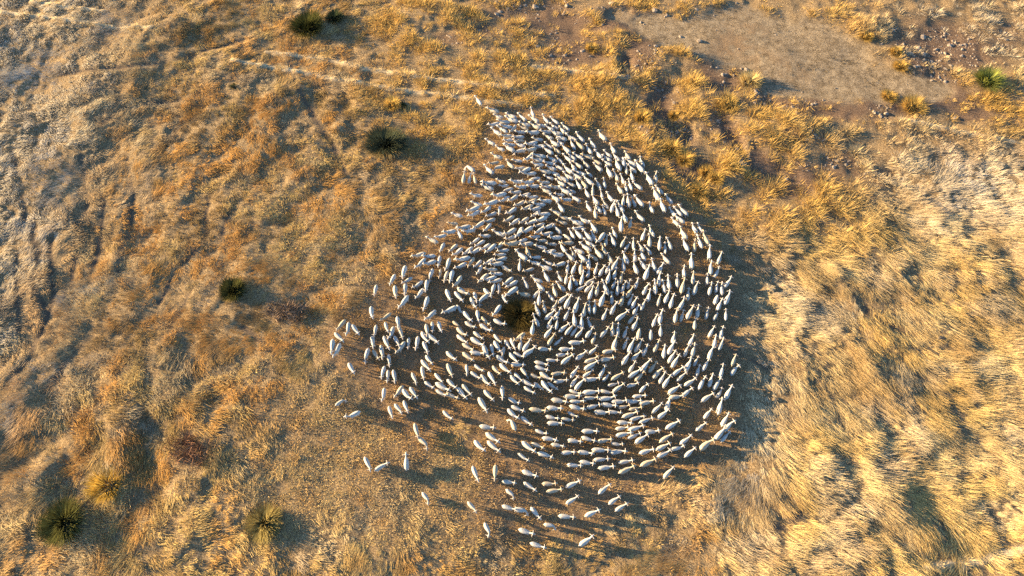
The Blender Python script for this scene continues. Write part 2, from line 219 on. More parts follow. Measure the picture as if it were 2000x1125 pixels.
def height(x, y, Z):
    h = (fbm(x, y, 14., 11, 3) - .5) * .9
    soft = (1 - .8 * Z['pan']) * (1 - .55 * Z['tramp']) * (1 - .55 * Z['stub'])
    h = h + (fbm(x, y, 3.0, 21, 4) - .5) * .40 * soft
    h = h + (.5 - np.abs(fbm(x, y, 1.2, 31, 2) - .5) * 4) * .075 * soft * (1 - .5 * Z['bare'])
    wa = (fbm(x, y, 6., 171, 2) - .5) * 5.0
    al = x * .53 - y * .85; ac = x * .85 + y * .53 + wa
    h = h + (vnoise(ac, al * .2, .8, 181) * .55 + vnoise(ac, al * .28, 1.9, 183) - .8) * .30 * Z['long'] * soft
    al = x * .35 + y * .94; ac = x * .94 - y * .35 + wa
    left = (1 - sstep(600, 900, Z['u'])) * soft
    h = h + (vnoise(ac, al * .25, 1.0, 185) * .6 + vnoise(ac, al * .3, 2.4, 187) - .8) * .20 * left
    h = h + (fbm(x, y, 1.7, 191, 3) - .5) * .5 * Z['rough'] * soft
    u, v = frame(x + (fbm(x, y, 2., 141, 2) - .5) * 1.6, y + (fbm(x, y, 2., 145, 2) - .5) * 1.6)
    for (cx, cy, rx, ry, rot, k) in SHADE_MOUNDS:
        h = h + k * np.where(Z['long'] > .5, .38, .5) * blob(u, v, cx, cy, rx, ry, rot, .55) * (1 - Z['pan'] * .9)
    h = h - .30 * Z['gully'] - .10 * Z['bare'] * (1 - Z['pan']) - .16 * Z['pan'] - .06 * Z['trail'] + .17 * Z['ridge'] * (.4 + fbm(x, y, .8, 77, 2))
    return h

# ------------------------------------------------------------------ materials
def mat(name):
    m = bpy.data.materials.new(name); m.use_nodes = True
    return m, m.node_tree.nodes, m.node_tree.links
def ramp(nodes, stops):
    r = nodes.new("ShaderNodeValToRGB")
    e = r.color_ramp.elements
    while len(e) < len(stops): e.new(.5)
    for k, (p, c) in zip(e, stops):
        k.position = p; k.color = (*c, 1)
    return r
def mixc(nodes, links, fac, a, b, mode='MIX'):
    m = nodes.new("ShaderNodeMix"); m.data_type = 'RGBA'; m.blend_type = mode
    for s, val in ((m.inputs[0], fac), (m.inputs[6], a), (m.inputs[7], b)):
        if hasattr(val, 'links'): links.new(val, s)
        elif isinstance(val, tuple): s.default_value = (*val, 1)
        else: s.default_value = val
    return m.outputs[2]
def noise(nodes, links, scale, detail=4, rough=.6, vec=None):
    n = nodes.new("ShaderNodeTexNoise"); n.inputs["Scale"].default_value = scale
    n.inputs["Detail"].default_value = detail; n.inputs["Roughness"].default_value = rough
    if vec is not None: links.new(vec, n.inputs["Vector"])
    return n
def attr(nodes, name, kind='GEOMETRY'):
    a = nodes.new("ShaderNodeAttribute"); a.attribute_name = name; a.attribute_type = kind
    return a

def ground_material():
    m, n, l = mat("pasture_ground")
    b = n["Principled BSDF"]; b.inputs["Roughness"].default_value = .95; b.inputs["Specular IOR Level"].default_value = .1
    geo = n.new("ShaderNodeNewGeometry").outputs["Position"]
    n1 = noise(n, l, 1.4, 6, .65, geo); n2 = noise(n, l, 9, 5, .7, geo); n3 = noise(n, l, 34, 4, .7, geo); n4 = noise(n, l, 7.5, 3, .75, geo)
    thatch = ramp(n, [(.34, (.09, .062, .036)), (.5, (.22, .155, .085)), (.66, (.42, .31, .17))]); l.new(n2.outputs[0], thatch.inputs[0])
    soil = ramp(n, [(.34, (.07, .045, .032)), (.5, (.135, .09, .06)), (.68, (.24, .17, .115))]); l.new(n2.outputs[0], soil.inputs[0])
    pan_c = ramp(n, [(.36, (.05, .038, .022)), (.45, (.16, .122, .078)), (.55, (.27, .212, .14)), (.68, (.40, .325, .22))])
    pm = n.new("ShaderNodeMath"); pm.operation = 'MULTIPLY_ADD'; l.new(n4.outputs[0], pm.inputs[0]); pm.inputs[1].default_value = .55
    pa = n.new("ShaderNodeMath"); pa.operation = 'MULTIPLY'; l.new(n1.outputs[0], pa.inputs[0]); pa.inputs[1].default_value = .45; l.new(pa.outputs[0], pm.inputs[2])
    l.new(pm.outputs[0], pan_c.inputs[0])
    dirt = ramp(n, [(.34, (.10, .066, .04)), (.5, (.23, .155, .09)), (.66, (.36, .25, .14))]); l.new(n2.outputs[0], dirt.inputs[0])
    c = mixc(n, l, attr(n, "bare").outputs["Fac"], thatch.outputs[0], soil.outputs[0])
    c = mixc(n, l, attr(n, "tramp").outputs["Fac"], c, dirt.outputs[0])
    c = mixc(n, l, attr(n, "trail").outputs["Fac"], c, (.12, .09, .065))
    c = mixc(n, l, attr(n, "ridge").outputs["Fac"], c, (.57, .46, .29))
    c = mixc(n, l, attr(n, "pan").outputs["Fac"], c, pan_c.outputs[0])
    c = mixc(n, l, attr(n, "moss").outputs["Fac"], c, dirt.outputs[0])
    l.new(c, b.inputs["Base Color"])
    bp = n.new("ShaderNodeBump"); bp.inputs["Strength"].default_value = 1.0; bp.inputs["Distance"].default_value = .09
    l.new(n3.outputs[0], bp.inputs["Height"]); l.new(bp.outputs[0], b.inputs["Normal"])
    return m
M_GROUND = ground_material()

def blade_material(name, attrname=None, kind='INSTANCER', trans=.28, color=None, spread=.25):
    """dry or green blades: base colour from the tuft, lighter and darker blades, a little light passing through"""
    m, n, l = mat(name)
    n.remove(n["Principled BSDF"])
    if attrname: base = attr(n, attrname, kind).outputs["Color"]
    else:
        rgb = n.new("ShaderNodeRGB"); rgb.outputs[0].default_value = (*color, 1); base = rgb.outputs[0]
    if not spread:
        tone = None
    else:
        tone = attr(n, "tone").outputs["Fac"]
    h = n.new("ShaderNodeHueSaturation"); l.new(base, h.inputs["Color"])
    mv = n.new("ShaderNodeMapRange"); (l.new(tone, mv.inputs[0]) if tone else None); mv.inputs[3].default_value = 1 - spread * 1.3; mv.inputs[4].default_value = 1 + spread
    (l.new(mv.outputs[0], h.inputs["Value"]) if tone else None)
    d = n.new("ShaderNodeBsdfDiffuse"); t = n.new("ShaderNodeBsdfTranslucent"); mx = n.new("ShaderNodeMixShader")
    mx.inputs[0].default_value = trans
    l.new(h.outputs[0], d.inputs[0]); l.new(h.outputs[0], t.inputs[0]); l.new(d.outputs[0], mx.inputs[1]); l.new(t.outputs[0], mx.inputs[2])
    l.new(mx.outputs[0], n["Material Output"].inputs[0])
    return m
M_GRASS = blade_material("dry_grass", "col", 'GEOMETRY', .22, spread=0)

def tag(o, label=None, category=None, group=None, kind=None):
    if label: o["label"] = label
    if category: o["category"] = category
    if group: o["group"] = group
    if kind: o["kind"] = kind
    return o
def mesh_obj(name, verts, faces, m, parent=None, smooth=False, link=True):
    me = bpy.data.meshes.new(name); me.from_pydata([tuple(v) for v in verts], [], [tuple(f) for f in faces]); me.update()
    if m: me.materials.append(m)
    if smooth: me.polygons.foreach_set("use_smooth", [True] * len(me.polygons))
    o = bpy.data.objects.new(name, me)
    if link: COL.objects.link(o)
    if parent: o.parent = parent
    return o

# ------------------------------------------------------------------ ground: one sheet, fine in the pasture, coarse to the horizon
def axis(lo, hi, step, far):
    a = list(np.arange(lo, hi + step * .5, step)); s = step
    while a[-1] < far: s *= 1.35; a.append(a[-1] + s)
    s = step
    while a[0] > -far: s *= 1.35; a.insert(0, a[0] - s)
    return np.array(a)
gxs = axis(-64, 64, .25, 1200.); gys = axis(-7, 66, .25, 1200.)
GX, GY = np.meshgrid(gxs, gys, indexing='ij')
fx, fy = GX.ravel(), GY.ravel()
cl_x, cl_y = np.clip(fx, -66, 66), np.clip(fy, -20, 70)
GZ = zones(cl_x, cl_y)
gh = height(fx, fy, GZ)
H = gh.reshape(GX.shape)
nx, ny = GX.shape
me = bpy.data.meshes.new("pasture")
I = np.arange(nx * ny).reshape(nx, ny)
quads = np.stack([I[:-1, :-1], I[1:, :-1], I[1:, 1:], I[:-1, 1:]], -1).reshape(-1, 4)
me.vertices.add(nx * ny); me.vertices.foreach_set("co", np.stack([fx, fy, gh], -1).ravel())
me.loops.add(quads.size); me.loops.foreach_set("vertex_index", quads.ravel())
me.polygons.add(len(quads)); me.polygons.foreach_set("loop_start", np.arange(0, quads.size, 4)); me.polygons.foreach_set("loop_total", np.full(len(quads), 4))
me.update(); me.validate()
me.polygons.foreach_set("use_smooth", [True] * len(quads))
for k in ('pan', 'bare', 'tramp', 'trail', 'ridge', 'moss'):
    me.attributes.new(k, 'FLOAT', 'POINT').data.foreach_set("value", GZ[k].astype(np.float32))
me.materials.append(M_GROUND)
pasture = bpy.data.objects.new("pasture", me); COL.objects.link(pasture)
tag(pasture, "dry open pasture ground with trampled soil and thatch", kind="structure")
def gz(x, y):
    i = np.clip(np.searchsorted(gxs, x) - 1, 0, nx - 2); j = np.clip(np.searchsorted(gys, y) - 1, 0, ny - 2)
    a = (x - gxs[i]) / (gxs[i + 1] - gxs[i]); b = (y - gys[j]) / (gys[j + 1] - gys[j])
    return (H[i, j] * (1 - a) + H[i + 1, j] * a) * (1 - b) + (H[i, j + 1] * (1 - a) + H[i + 1, j + 1] * a) * b
def on_ground(u, v):
    x, y = ground(u, v); x = float(x); y = float(y)
    return x, y, float(gz(np.array([x]), np.array([y]))[0])

# ------------------------------------------------------------------ blades
def blade_mesh(name, blades, m, segs=2):
    """blades: list of (base xyz, azimuth, length, lean from vertical at base, extra bend, width, tone)"""
    V = []; F = []; T = []
    for (p, az, L, lean, bend, w, tone) in blades:
        d = np.array([math.cos(az), math.sin(az), 0.]); side = np.array([-d[1], d[0], 0.])
        q = np.array(p, float); a = lean; i0 = len(V)
        for s in range(segs + 1):
            ww = w * (1 - s / segs * .75) * .5 if s < segs else 0
            if s < segs: V += [q - side * ww, q + side * ww]; T += [tone, tone]
            else: V += [q]; T += [tone]
            q = q + (d * math.sin(a) + np.array([0, 0, math.cos(a)])) * (L / segs)
            a += bend / segs
        for s in range(segs - 1):
            k = i0 + 2 * s; F.append((k, k + 1, k + 3, k + 2))
        k = i0 + 2 * (segs - 1); F.append((k, k + 1, k + 2))
    me = bpy.data.meshes.new(name); me.from_pydata([tuple(v) for v in V], [], F); me.update()
    me.attributes.new("tone", 'FLOAT', 'POINT').data.foreach_set("value", np.array(T, np.float32))
    me.materials.append(m)
    return me
U = random.uniform

# ------------------------------------------------------------------ grass: every blade a strip of its own, one mesh for the whole sward
SHRUB_SPOTS = [(600, 50, 1.8), (653, 34, 1.0), (752, 276, 1.9), (457, 570, 1.2), (1015, 616, 1.5), (122, 1022, 2.0), (516, 1022, 1.4), (1926, 160, 1.6), (562, 612, 1.7), (376, 880, 2.0)]
def grass_points():
    N = 110000
    x = rng.uniform(-63, 63, N); y = rng.uniform(-4, 64, N)
    u, v = frame(x, y)
    k = (u > -120) & (u < 2120) & (v > -80) & (v < 1215)
    x, y = x[k], y[k]
    Z = zones(x, y); u, v = Z['u'], Z['v']
    n = len(x)
    clump = fbm(x, y, 1.0, 51, 3); patch = fbm(x, y, 4.5, 61, 4); big = fbm(x, y, 13., 71, 3)
    r1 = rng.random(n); r2 = rng.random(n); r3 = rng.random(n)
    bare = np.clip(Z['bare'] * 1.1 + Z['pan'], 0, 1)
    dens = np.ones(n)
    dens *= 1 - Z['tuss'] * (1 - sstep(.47, .55, clump * .6 + patch * .4)) * .97          # clumped on soil
    dens *= 1 - np.clip(Z['bare'] * 1.1 * (1 - Z['pan']), 0, 1) * (1 - .55 * sstep(.60, .68, clump))
    dens *= 1 - (.80 + .2 * sstep(.45, .6, patch)) * Z['pan']
    dens *= 1 - .9 * Z['trail']
    dens *= .52 + .48 * sstep(.38, .52, clump) + .45 * Z['stub']
    for (su, sv, sr) in SHRUB_SPOTS:
        qx, qy = ground(su, sv); dens *= sstep(sr * .55, sr * 1.0, np.hypot(x - qx, y - qy))
    dens = np.maximum(dens, Z['ridge'] * .95)
    keep = r1 < dens
    def f(a): return a[keep]
    x, y, u, v, clump, patch, big, r2, r3 = map(f, (x, y, u, v, clump, patch, big, r2, r3))
    Z = {q: f(w) for q, w in Z.items()}
    n = len(x)
    kind = np.zeros(n, int)                                                    # 0 upright, 1 lying, 2 cropped, 3 tussock
    lod = np.clip(Z['long'] * 1.2 + Z['bleach_haze'] * .7 + .35 + sstep(.45, .58, patch) * .6, 0, 1) * (1 - Z['tuss'] * .8)
    kind[r2 < lod] = 1
    kind[(rng.random(n) < .25 * Z['tuss'] * (1 - Z['tramp']) * sstep(.5, .6, clump)) & (Z['bare'] < .7)] = 3
    kind[r3 < np.clip(Z['stub'] * .95 + Z['tramp'] * 1.1 + Z['trail'] + Z['ridge'] * .7 + Z['pan'] * 1.2, 0, 1)] = 2
    ang = R(-58) + (fbm(x, y, 6.5, 81, 2) - .5) * 6.5 * (1 - .4 * Z['long']) + rng.normal(0, .2, n)
    s = (.60 + .75 * sstep(.35, .68, clump)) * rng.uniform(.8, 1.2, n)
    s *= 1 + .5 * Z['rough'] * sstep(.45, .6, clump) + .2 * Z['long'] + .1 * Z['stub'] - .3 * Z['trail'] - .6 * Z['pan']
    gold = np.array(GOLD_); pale = np.array(PALE_); brown = np.array(BROWN_)
    rust = np.array(RUST_); olive = np.array(OLIVE_); grey = np.array(GREY_)
    c = np.tile(gold, (n, 1))
    def lerp(c, k, w): return c + (k - c) * np.clip(w, 0, 1)[:, None]
    c = lerp(c, pale, .15 + .45 * Z["long"] * sstep(.33, .55, patch) + .8 * Z['bleach_haze'])
    c = lerp(c, brown, .75 * Z['brown'] * sstep(.33, .58, big * .4 + patch * .6) + .35 * sstep(.5, .7, patch))
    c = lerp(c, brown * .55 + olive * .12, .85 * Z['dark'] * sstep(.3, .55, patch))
    c = lerp(c, brown * .65, .75 * sstep(.52, .60, fbm(x, y, 2.8, 201, 3)) * (1 - .5 * Z['long']))
    c = lerp(c, olive, .3 * sstep(.56, .72, fbm(x, y, 3.6, 101, 3)) * (1 - Z['long'] * .6))
    c = lerp(c, grey, .3 * sstep(.55, .7, fbm(x, y, 2.6, 111, 3)) + .6 * Z['bleach_haze'])
    c = lerp(c, rust, (.6 + .3 * Z['brown']) * sstep(.46, .64, fbm(x, y, 2.0, 121, 3)) * (1 - Z['long'] * .7) * (1 - Z['bleach_haze']))
    c = lerp(c, brown * 1.1, .65 * Z['tramp'])
    c = lerp(c, np.array([.56, .375, .115]), .85 * Z['tuss'] * (1 - Z['bleach_haze']))
    c = lerp(c, pale * np.array([1.2, 1.12, .95]), Z['ridge'])
    c = lerp(c, np.array([.60, .46, .23]), .6 * Z['stub'] * (1 - Z['tramp']) * sstep(.3, .55, patch))
    c = lerp(c, np.array([.20, .16, .10]), Z['pan'])
    c *= rng.uniform(.86, 1.12, n)[:, None]
    return x, y, kind, ang, s, c, Z['long']
GOLD_, PALE_, BROWN_ = (.56, .405, .155), (.60, .50, .31), (.34, .23, .11)
RUST_, OLIVE_, GREY_ = (.50, .285, .09), (.31, .265, .115), (.55, .51, .44)
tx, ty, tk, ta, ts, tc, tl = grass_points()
per = np.array([17, 17, 17, 36])[tk]
T = np.repeat(np.arange(len(tx)), per); NB = len(T); kk = tk[T]; sc_ = ts[T]
rad = np.array([.24, .26, .30, .40])[kk] * sc_
e = np.sqrt(rng.random(NB)); az = rng.uniform(0, 2 * np.pi, NB)
bx = tx[T] + rad * e * np.cos(az); by = ty[T] + rad * e * np.sin(az)
LONG = np.array([.24, .66, .15, .44])[kk]; LONG[(kk == 1)] *= (.62 + .34 * tl[T])[kk == 1]
LEN = LONG * sc_ * rng.uniform(.6, 1.15, NB)
lean = np.where(kk == 1, rng.uniform(1.02, 1.47, NB), np.clip(e * np.array([.8, 0, 1.05, 1.1])[kk] + rng.uniform(-.15, .35, NB), 0, 1.45))
daz = np.where(kk == 1, ta[T] + rng.uniform(-.24, .24, NB), az + rng.uniform(-.5, .5, NB))
wid = np.array([.030, .030, .034, .036])[kk] * rng.uniform(.6, 1.35, NB)
dx, dy = np.cos(daz), np.sin(daz)
twist = rng.uniform(-.9, .9, NB)                                               # blades turn edge-on or flat
sx_, sy_ = -dy * np.cos(twist), dx * np.cos(twist); sz2 = np.sin(twist) * .6
bz = gz(bx, by) - .02
tipx, tipy, tipz = bx + dx * np.sin(lean) * LEN, by + dy * np.sin(lean) * LEN, bz + np.cos(lean) * LEN + .02
w1 = wid * .5; w2 = wid * .14
co = np.empty((NB, 4, 3), np.float32)
co[:, 0] = np.stack([bx - sx_ * w1, by - sy_ * w1, bz - sz2 * w1], -1); co[:, 1] = np.stack([bx + sx_ * w1, by + sy_ * w1, bz + sz2 * w1], -1)
co[:, 2] = np.stack([tipx + sx_ * w2, tipy + sy_ * w2, tipz], -1); co[:, 3] = np.stack([tipx - sx_ * w2, tipy - sy_ * w2, tipz], -1)
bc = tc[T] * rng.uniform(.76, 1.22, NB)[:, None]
print("blades", NB, "tufts", len(tx))
me = bpy.data.meshes.new("dry_grass"); me.vertices.add(NB * 4); me.vertices.foreach_set("co", co.ravel())
me.loops.add(NB * 4); me.loops.foreach_set("vertex_index", np.arange(NB * 4, dtype=np.int32))
me.polygons.add(NB); me.polygons.foreach_set("loop_start", np.arange(0, NB * 4, 4, dtype=np.int32)); me.polygons.foreach_set("loop_total", np.full(NB, 4, np.int32))
me.update()
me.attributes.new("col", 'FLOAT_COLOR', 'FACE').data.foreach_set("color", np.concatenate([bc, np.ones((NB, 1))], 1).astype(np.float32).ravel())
grass = bpy.data.objects.new("dry_grass", me); COL.objects.link(grass)
me.materials.append(M_GRASS)
tag(grass, "dry golden straw grass covering the pasture", "grass", kind="stuff")
def scatter(o, coll):
    ng = bpy.data.node_groups.new("scatter", 'GeometryNodeTree')
    ng.interface.new_socket("Geometry", in_out='INPUT', socket_type='NodeSocketGeometry')
    ng.interface.new_socket("Geometry", in_out='OUTPUT', socket_type='NodeSocketGeometry')
    n, l = ng.nodes, ng.links
    gi = n.new("NodeGroupInput"); go = n.new("NodeGroupOutput")
    ci = n.new("GeometryNodeCollectionInfo"); ci.inputs["Collection"].default_value = coll
    ci.inputs["Separate Children"].default_value = True; ci.inputs["Reset Children"].default_value = True
    ip = n.new("GeometryNodeInstanceOnPoints"); ip.inputs["Pick Instance"].default_value = True
    def at(name, t):
        a = n.new("GeometryNodeInputNamedAttribute"); a.data_type = t; a.inputs["Name"].default_value = name
        return a.outputs[0]
    l.new(gi.outputs[0], ip.inputs["Points"]); l.new(ci.outputs[0], ip.inputs["Instance"])
    l.new(at("vid", 'INT'), ip.inputs["Instance Index"]); l.new(at("rot", 'FLOAT_VECTOR'), ip.inputs["Rotation"]); l.new(at("scl", 'FLOAT'), ip.inputs["Scale"])
    l.new(ip.outputs[0], go.inputs[0])
    md = o.modifiers.new("scatter", 'NODES'); md.node_group = ng

# ------------------------------------------------------------------ stones on the bare soil
def rock_mesh(name, seed, m):
    bm = bmesh.new(); bmesh.ops.create_icosphere(bm, subdivisions=1, radius=1)
    r = random.Random(seed)
    for vt in bm.verts:
        vt.co *= r.uniform(.72, 1.15); vt.co.z *= .62; vt.co.x *= 1.2
    me = bpy.data.meshes.new(name); bm.to_mesh(me); bm.free(); me.materials.append(m)
    return me
M_STONE, n, l = mat("field_stone")
b = n["Principled BSDF"]; b.inputs["Roughness"].default_value = .9
nn = noise(n, l, 6, 4); oi = attr(n, "col", 'INSTANCER')
l.new(mixc(n, l, nn.outputs[0], (.14, .11, .085), (.32, .265, .205)), b.inputs["Base Color"])
ROCKS = bpy.data.collections.new("rocks")
for i in range(5):
    o = bpy.data.objects.new("rock_%02d" % i, rock_mesh("rock_%02d" % i, i, M_STONE)); ROCKS.objects.link(o)
N = 60000
x = rng.uniform(-10, 62, N); y = rng.uniform(28, 62, N); Z = zones(x, y)
w = np.clip(Z['bare'] * .9 + .2 * Z['pan'] * (1 - Z['pan']) * 4, 0, 1) * (1 - .96 * Z['pan']) * sstep(.45, .62, fbm(x, y, 2.4, 131, 3)) + .012 * Z['pan']
k = rng.random(N) < w * .55
x, y = x[k], y[k]; n_ = len(x)
me = bpy.data.meshes.new("stones"); me.vertices.add(n_)
me.vertices.foreach_set("co", np.stack([x, y, gz(x, y) - .01], -1).ravel())
me.attributes.new("vid", 'INT', 'POINT').data.foreach_set("value", rng.integers(0, 5, n_).astype(np.int32))
me.attributes.new("rot", 'FLOAT_VECTOR', 'POINT').data.foreach_set("vector", np.stack([rng.normal(0, .2, n_), rng.normal(0, .2, n_), rng.uniform(0, 6.28, n_)], -1).astype(np.float32).ravel())
me.attributes.new("scl", 'FLOAT', 'POINT').data.foreach_set("value", np.clip(rng.lognormal(-2.9, .65, n_), .025, .34).astype(np.float32))
stones = bpy.data.objects.new("stones", me); COL.objects.link(stones); me.materials.append(M_STONE)
tag(stones, "small grey stones strewn over the bare soil beside the dry pan", "stones", kind="stuff")
scatter(stones, ROCKS)
print("stones", n_)

# ------------------------------------------------------------------ shrubs and tussocks
def shrub(name, u, v, rad, high, col, n, label, category, group=None, spread=1.25, flat=1.0, col2=None, width=.045, trans=.15):
    x, y, z = on_ground(u, v)
    root = bpy.data.objects.new(name, None); COL.objects.link(root); root.location = (x, y, z); root.empty_display_size = .3
    tag(root, label, category, group)
    def part(pname, c, B):
        o = bpy.data.objects.new(pname, blade_mesh(pname, B, blade_material(pname + "_blades", None, color=c, trans=trans, spread=.45), 3)); COL.objects.link(o); o.parent = root
        return o
    B = []; ph = U(0, 6.283); n = int(n * 1.4)
    for k in range(n):
        az = U(0, 6.283); e = math.sqrt(U(0, 1)); rr = e * rad * .52
        L = math.hypot(rad * .62, high * .8) * U(.5, .95) * (1 + .16 * math.sin(az + ph) + .10 * math.sin(3 * az + 2 * ph))
        B.append(((rr * math.cos(az), rr * math.sin(az) * flat, -.05), az + U(-.3, .3), L, e * spread * U(.6, 1.05), U(.05, .8), width * U(.7, 1.3), U(0, 1)))
    part("green_blades" if col[1] > col[0] * .9 else "straw_blades", col, B)
    B = []
    for k in range(n // 3):                                # dead outer skirt
        az = U(0, 6.283); rr = rad * U(.3, .6)
        B.append(((rr * math.cos(az), rr * math.sin(az) * flat, -.03), az + U(-.5, .5), rad * U(.4, .75), U(1.0, 1.45), U(.1, .4), width * U(.7, 1.2), U(0, 1)))
    part("dead_skirt", col2 or (.36, .26, .11), B)
    return root
def twig_bush(name, u, v, rad, high, c1, label, category, n=260):
    x, y, z = on_ground(u, v)
    root = bpy.data.objects.new(name, None); COL.objects.link(root); root.location = (x, y, z)
    tag(root, label, category)
    B = []
    for k in range(n):
        az = U(0, 6.283); e = math.sqrt(U(0, 1)); rr = rad * e * .75 * (1 + .35 * math.sin(az * 2 + rad) + .2 * math.sin(az * 5))
        B.append(((rr * math.cos(az), rr * math.sin(az) * .75, U(-.05, high * .35 * (1 - e))), U(0, 6.283), rad * U(.3, .6), U(.4, 1.5), U(-.5, .7), U(.02, .045), U(0, 1)))
    for pn, c, part in (("branches", c1, B[:n * 2 // 3]), ("dead_leaves", tuple(k * 2.6 for k in c1), B[n * 2 // 3:])):
        o = bpy.data.objects.new(pn, blade_mesh(pn, part, blade_material(pn + "_bark", None, color=c, trans=.05, spread=.5), 3)); COL.objects.link(o); o.parent = root
    return root
GREEN = (.055, .06, .02); DARK = (.035, .048, .026); OLIVE = (.13, .11, .032); BRIGHT = (.20, .22, .055)
shrub("spiky_shrub", 600, 54, 1.75, 1.7, GREEN, 1100, "dark green spiky shrub at the top edge, larger of the neighbouring pair", "shrub")
shrub("spiky_shrub", 653, 36, .95, .9, DARK, 520, "small dark green shrub at the top edge, smaller of the pair", "shrub")
shrub("spiky_shrub", 752, 282, 2.2, 1.15, (.06, .072, .045), 1700, "wide blue-green rush clump left of the flock's upper tip", "shrub", flat=.6)
shrub("spiky_shrub", 457, 572, 1.02, 1.15, (.06, .062, .022), 900, "round green spiky shrub left of the flock beside a dead bush", "shrub")
shrub("spiky_shrub", 1015, 616, 1.35, 1.35, (.07, .055, .02), 1300, "olive brown spiky shrub standing in the middle of the flock", "shrub", col2=(.20, .125, .04))
shrub("spiky_shrub", 122, 1020, 1.7, 1.3, (.085, .088, .03), 1100, "largest green spiky shrub, near the lower left corner", "shrub")
shrub("spiky_shrub", 516, 1022, 1.4, 1.0, (.27, .215, .08), 900, "straw-yellow spiky shrub right of the big green one, near the bottom", "shrub", col2=(.30, .20, .08))
shrub("spiky_shrub", 1926, 163, 1.45, 1.3, BRIGHT, 640, "bright yellow-green spiky shrub right of the bare pan", "shrub")
shrub("spiky_shrub", 458, 172, .35, .35, GREEN, 120, "tiny green shrub in the upper left grass", "shrub")
shrub("spiky_shrub", 786, 208, .4, .4, GREEN, 130, "tiny dark green shrub just left of the leading sheep", "shrub")
twig_bush("dead_bush", 562, 612, 1.75, 1.0, (.095, .068, .05), "grey-brown dead bush beside the round green shrub left of the flock", "bush", 560)
twig_bush("dead_bush", 376, 880, 2.1, 1.0, (.11, .06, .035), "dark reddish dead bush in the lower left grass", "bush", 640)
GOLD = (.50, .34, .10); PALE = (.54, .42, .19)
for (u, v, rd, hi, c, lab) in [
    (1749, 106, .75, .55, GOLD, "upper of two golden grass tussocks at the right edge of the bare pan"),
    (1757, 131, .85, .6, GOLD, "lower of two golden grass tussocks at the right edge of the bare pan"),
    (1690, 74, .9, .45, GOLD, "low golden tussock strip at the upper right rim of the bare pan"),
    (1464, 160, 1.3, .8, PALE, "large pale tussock at the lower left rim of the bare pan"),
    (1424, 206, 1.2, .7, GOLD, "broad golden tussock below the large pale tussock by the pan"),
    (1252, 234, 1.0, .75, GOLD, "rounded golden tussock just left of the dark gully above the flock"),
    (1318, 224, .65, .55, GOLD, "golden tussock between the two arms of the dark gully"),
    (1310, 293, 1.0, .7, GOLD, "big golden tussock right of the flock's upper edge, below the gully"),
    (1336, 314, .95, .7, GOLD, "bright golden tussock just right of and below the big one by the flock"),
    (1380, 338, .85, .65, GOLD, "bright golden tussock at the left edge of the stony patch right of the flock"),
    (1396, 351, .85, .65, GOLD, "golden tussock touching the lower side of the stony patch's bright tussock"),
    (1364, 375, 1.0, .7, GOLD, "golden tussock standing alone below the stony patch, nearest the flock's right edge"),
    (1786, 208, 1.5, .6, GOLD, "widest golden tussock mound below the right end of the pan"),
    (1738, 187, .9, .5, GOLD, "small golden tussock touching the lower rim of the pan"),
    (765, 208, .9, .7, GOLD, "golden tussock left of the leading sheep beside a tiny shrub"),
    (208, 950, 1.5, .75, (.46, .30, .06), "orange-gold tussock above and right of the largest green shrub"),
    (1155, 95, .8, .5, GOLD, "golden tussock on stony soil above the flock, top centre")]:
    shrub("golden_tussock", u, v, rd, hi, c, 420, lab, "tussock", "golden grass tussocks", spread=1.15, col2=(.44, .31, .12), trans=.3)
x, y, z = on_ground(1834, 662)
o = bpy.data.objects.new("dark_stone", rock_mesh("dark_stone", 44, M_STONE)); COL.objects.link(o); o.location = (x, y, z + .1); o.scale = (.26, .24, .3)
md_, n, l = mat("dark_basalt"); n["Principled BSDF"].inputs["Base Color"].default_value = (.02, .016, .014, 1); o.data.materials[0] = md_
tag(o, "lone small black stone in the pale grass on the right", "stone")

# ------------------------------------------------------------------ sheep
def wool(name, c1, c2, tint):
    m, n, l = mat(name)
    b = n["Principled BSDF"]; b.inputs["Roughness"].default_value = .95; b.inputs["Specular IOR Level"].default_value = .08
    tc = n.new("ShaderNodeTexCoord").outputs["Object"]
    a = noise(n, l, 7, 4, .6, tc); rp = ramp(n, [(.3, c2), (.62, c1)]); l.new(a.outputs[0], rp.inputs[0])
    if tint == 'object':
        oi = n.new("ShaderNodeObjectInfo"); t = ramp(n, [(0, (.86, .77, .62)), (.12, (.90, .85, .76)), (.3, (.98, .97, .95)), (.6, (1, 1, 1)), (.85, (.9, .9, .89)), (1, (1.06, 1.06, 1.06))]); l.new(oi.outputs["Random"], t.inputs[0]); tint_out = t.outputs[0]
    else:
        tint_out = attr(n, "tint").outputs["Color"]
    l.new(mixc(n, l, 1.0, rp.outputs[0], tint_out, 'MULTIPLY'), b.inputs["Base Color"])
    bp = n.new("ShaderNodeBump"); bp.inputs["Strength"].default_value = .4; bp.inputs["Distance"].default_value = .02
    a2 = noise(n, l, 38, 3, .6, tc); l.new(a2.outputs[0], bp.inputs["Height"]); l.new(bp.outputs[0], b.inputs["Normal"])
    return m
W1, W2, F1, F2 = (.42, .415, .40), (.28, .27, .25), (.47, .43, .39), (.38, .335, .295)
M_WOOL = [wool("sheep_wool", W1, W2, 'object'), wool("sheep_face", F1, F2, 'object')]
M_WOOL_S = [wool("flock_wool", W1, W2, 'attr'), wool("flock_face", F1, F2, 'attr')]
